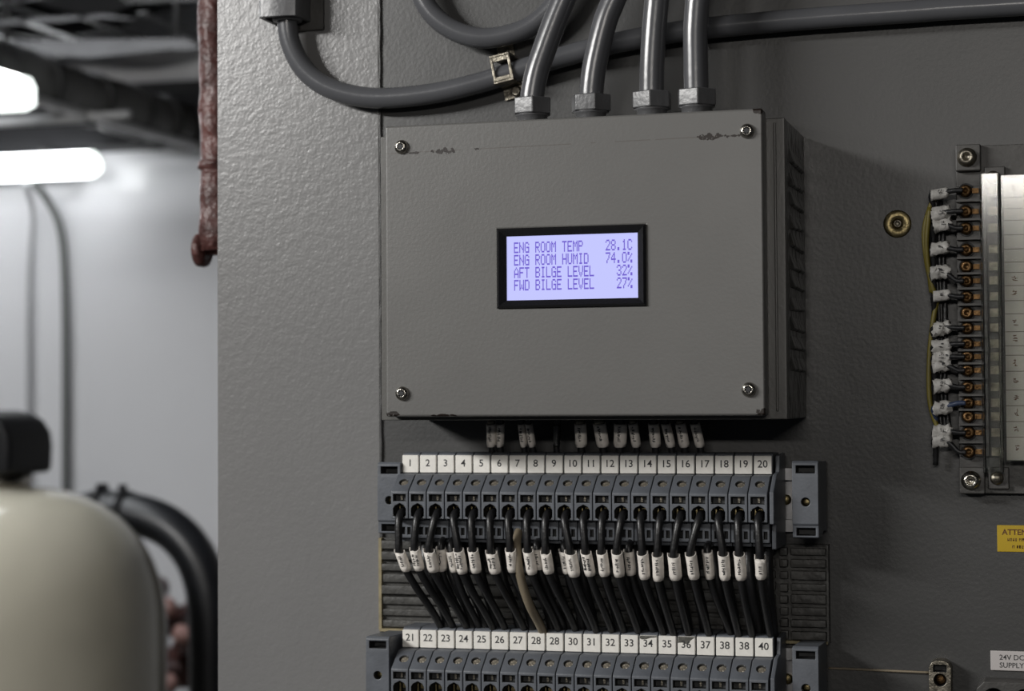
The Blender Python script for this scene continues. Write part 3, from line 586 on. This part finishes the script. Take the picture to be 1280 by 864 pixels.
part('clear_cover', MB().box(24.2, 36.5, 23.0, 23.8, Z(-25), Z(126.5)), 'clear', bs)
part('ridge', MB().tube([(36.6, 22, Z(-25)), (36.6, 22, Z(125))], 1.2, 8), 'strip', bs)
part('outer_rail', MB().box(38, 60, 8, 18, Z(-25), Z(126)), 'basegrey', bs, bevel=.6)
# tagged wires on the strip: screw z, tag z, tag dx, colour
TW = [(120.3, 119.5, 0, 'wire', 0), (109.1, 108.7, .6, 'wire', 1), (100.0, 102.8, 1.2, 'wire', 1), (88.4, 90.0, 0, 'wire', 1), (71.6, 77.0, 0, 'wire', 1), (63.0, 64.5, .6, 'wire', 0),
      (46.2, 46.8, 0, 'wire', 1), (37.6, 37.0, 0, 'wire', 1), (30.7, 31.0, 0, 'wire', 1), (23.4, 27.0, 0, 'wire', 1), (14.4, 16.0, .4, 'wire', 1), (5.8, 4.0, 0, 'blue', 1), (-10.1, -9.0, 0, 'wire', 1), (-20.4, -13.6, -.2, 'wire', 1)]
nth = ('topmost', 'second', 'third', 'fourth', 'fifth', 'sixth', 'seventh', 'eighth', 'ninth', 'tenth', 'eleventh', 'twelfth', 'thirteenth', 'lowest')
for i, (zs, zt, dx, m, cr) in enumerate(TW):
    tx0 = 293.2 + dx; o = Vector((305.2, 15.5, zs))
    w = thing('tagged_wire', *o, 'wire with a crumpled white tag on the right hand strip, %s%s' % (nth[i], '' if i in (0, 13) else ' from the top'), 'wire', 'tagged wires on the right hand strip')
    pts = [(304.8, 15.5, zs), (301, 15.6, zs), (297.5, 15, (zs + zt) / 2), (tx0, 14, zt), (tx0 - 5.5, 12, zt - 1), (288.5, 9, zt - 6), (288, 7, zt - 14)]
    part('wire_body', MB().tube([p - o for p in smooth_path(pts, 4)], [1.35] * 2 * 4 + [1.5] * 17, 10), m, w)
    n = 14; v = []; rows = 8
    L0 = tx0 + 4.0; L1 = tx0 - 5.4
    for j in range(rows):
        f = j / (rows - 1); x = L0 + (L1 - L0) * f
        for k in range(n):
            a = 2 * PI * k / n; cr_ = 1 + (R.uniform(-.28, .3) if cr else R.uniform(-.04, .04))
            rz = (3.1 if j not in (0,) else 2.0) * cr_ * (1.0 if cr else .85); v.append((x + (R.uniform(-.9, .9) if cr else 0) - o.x, 13.8 + 2.4 * math.cos(a) * cr_ - o.y, zt + rz * math.sin(a) * 1.15 - f * 1.2 - o.z))
    F = [(j * n + k, j * n + (k + 1) % n, (j + 1) * n + (k + 1) % n, (j + 1) * n + k) for j in range(rows - 1) for k in range(n)] + [tuple(range(n)), tuple(range((rows - 1) * n, rows * n))]
    s = part('wire_tag', MB().add(v, F, True), 'dimsleeve', w, label='crumpled white tag')
    kb = MB(); scribble(kb, tx0 - .5 - o.x, 16.9 - o.y, zt - 1.2 - o.z, zt + 1.0 - o.z, 1.2); part('lettering', kb, 'ink', s)
cable('ground_wire', [(290, 9, 118), (286.7, 9, 111.9), (283.6, 9, 98.9), (284.9, 9, 81.4), (287.9, 9, 68.3), (290.5, 8, 60)], 1.35, 'ygreen', 'yellow-green wire bowed left of the right hand strip, upper one', 'wire', n=10)
cable('ground_wire', [(286.9, 11, 112), (285.1, 11, 96), (285.2, 10, 84), (286.2, 9, 75), (287, 8, 66)], 1.3, 'ygreen', 'short yellow-green wire doubled beside the upper bowed one', 'wire', n=10)
cable('ground_wire', [(290.6, 8, 64), (287.9, 9, 51), (285.5, 9, 29.3), (285.5, 9, 7.6), (288.7, 9, -5.4), (292.0, 11, -11.9)], 1.35, 'ygreen', 'yellow-green wire bowed left of the right hand strip, lower one', 'wire', n=10)
for i in range(4):
    x = 288 + i * 2.1
    cable('loom_wire', [(x, 4 + i % 2 * 3, 122 - i * 3), (x - 1, 5, 90), (x + R.uniform(-1, 1), 5, 50), (x - 1, 5, 15), (x + 1.5, 5, -8 - i * 2)], 1.5, 'wire', 'black wire of the loom running down behind the crumpled tags', 'wire', 'black loom wires behind the tags', 8, 5)

# ------------------------------------------------------------------ small things on the panel
ws = thing('washer_screw', 268.6, 0, 104.6, 'round brass washer with a screw in it, left of the right hand strip', 'washer')
part('washer', MB().lathe([(7.6, 0), (7.6, 1.2), (7.0, 1.9), (3.0, 2.1), (2.7, 1.5), (2.6, .4), (.2, .4)], (0, 0, 0), 'd', 36), 'brass', ws)
part('screw', MB().lathe([(2.4, .4), (2.4, 1.0), (2.0, 1.6), (1.4, 1.8), (1.2, .9), (.2, .9)], (.1, 0, .1), 'd', 20), 'dirtysteel', ws)
sg = thing('warning_sticker', 319.7, 0, -60.3, 'yellow sticker headed ATTENTION below the right hand strip', 'sticker')
part('backing', MB().box(0, 36, 0, .5, -14.3, 0), 'yellow', sg, bevel=.2, seg=1)
def txt_part(txt, size, m, x, z, d, parent, align='LEFT', bold=0, name='lettering'):
    me = text_mesh(txt, size, m, x, z, d, align, name=name, bold=bold); o = bpy.data.objects.new(name, me); C.objects.link(o); o.parent = parent; return o
txt_part('ATTENTION', 4.2, 'brownink', 2.6, -5.1, .55, sg, bold=.1)
k3 = MB()
for (xa, zz) in ((5.4, -8.6), (7.8, -12.4)):
    x = xa
    while x < 33:
        wv = R.uniform(.7, 1.2); k3.box(x, x + .3, .5, .56, zz, zz + 1.7); k3.box(x, x + wv, .5, .56, zz + R.choice((0, .75, 1.45)), zz + .3 + R.choice((0, .75, 1.4)))
        k3.box(x + wv - .25, x + wv, .5, .56, zz, zz + 1.7); x += wv + (.5 if R.random() < .85 else 1.2)
part('small_print', k3, 'brownink', sg)
np_ = thing('name_plate', 315.4, 0, -127.9, 'white plate reading 24V DC SUPPLY in the lower right corner', 'sign')
part('backing', MB().box(0, 34, 0, 1.2, -10.6, 0), 'plate', np_, bevel=.4)
txt_part('24V DC', 3.9, 'ink', 4.6, -4.7, 1.25, np_, bold=.04); txt_part('SUPPLY', 3.9, 'ink', 4.6, -8.9, 1.25, np_, bold=.04)
cable('thin_tan_wire', [(228.5, 1.4, -140.2), (245, 1.3, -140.4), (265, 1.4, -140.6), (284, 1.5, -140.8)], .65, 'beige', 'thin tan wire running level to the small bottom clamp', 'wire', n=8)
s2 = thing('wire_clamp', 283.3, 0, -134, 'small dirty bronze screw clamp at the bottom edge, right of the lower row', 'clamp')
fr = [(1.5, 0), (4, 1.2), (8, 1.2), (10.5, 0), (12, -3), (12, -30), (0, -30), (0, -3)]
link('frame', carve(MB().prism(fr, 0, 11, 'd'), 'dirtysteel', [MB().box(2.6, 9.4, 5, 14, -5.0, -1.4), cyl((6, 9, -9.4), (0, 1, 0), 3.3, -5, 5)]), s2, bevel=.5)
part('screw', MB().lathe([(2.9, 5), (2.9, 7), (2, 8), (.2, 8)], (6, 0, -9.4), 'd', 14), 'bronze', s2)
dc = thing('dark_connector', 308.5, 0, -142.5, 'dark round-cornered connector under the white plate, bottom right corner', 'connector')
link('housing', carve(MB().prism([(0, -4), (4, 0), (40, 0), (40, -40), (0, -40)], 0, 16, 'd'), 'basegrey', [cyl((9, 14, -9), (0, 1, 0), 5.5, -8, 6), cyl((25, 14, -9), (0, 1, 0), 5.5, -8, 6)]), dc, bevel=.8)
part('socket_insert', MB().lathe([(4, 5), (4, 10), (2.5, 11), (.3, 11)], (9, 0, -9), 'd', 14), 'black', dc); part('socket_insert', MB().lathe([(4, 5), (4, 10), (2.5, 11), (.3, 11)], (25, 0, -9), 'd', 14), 'black', dc)
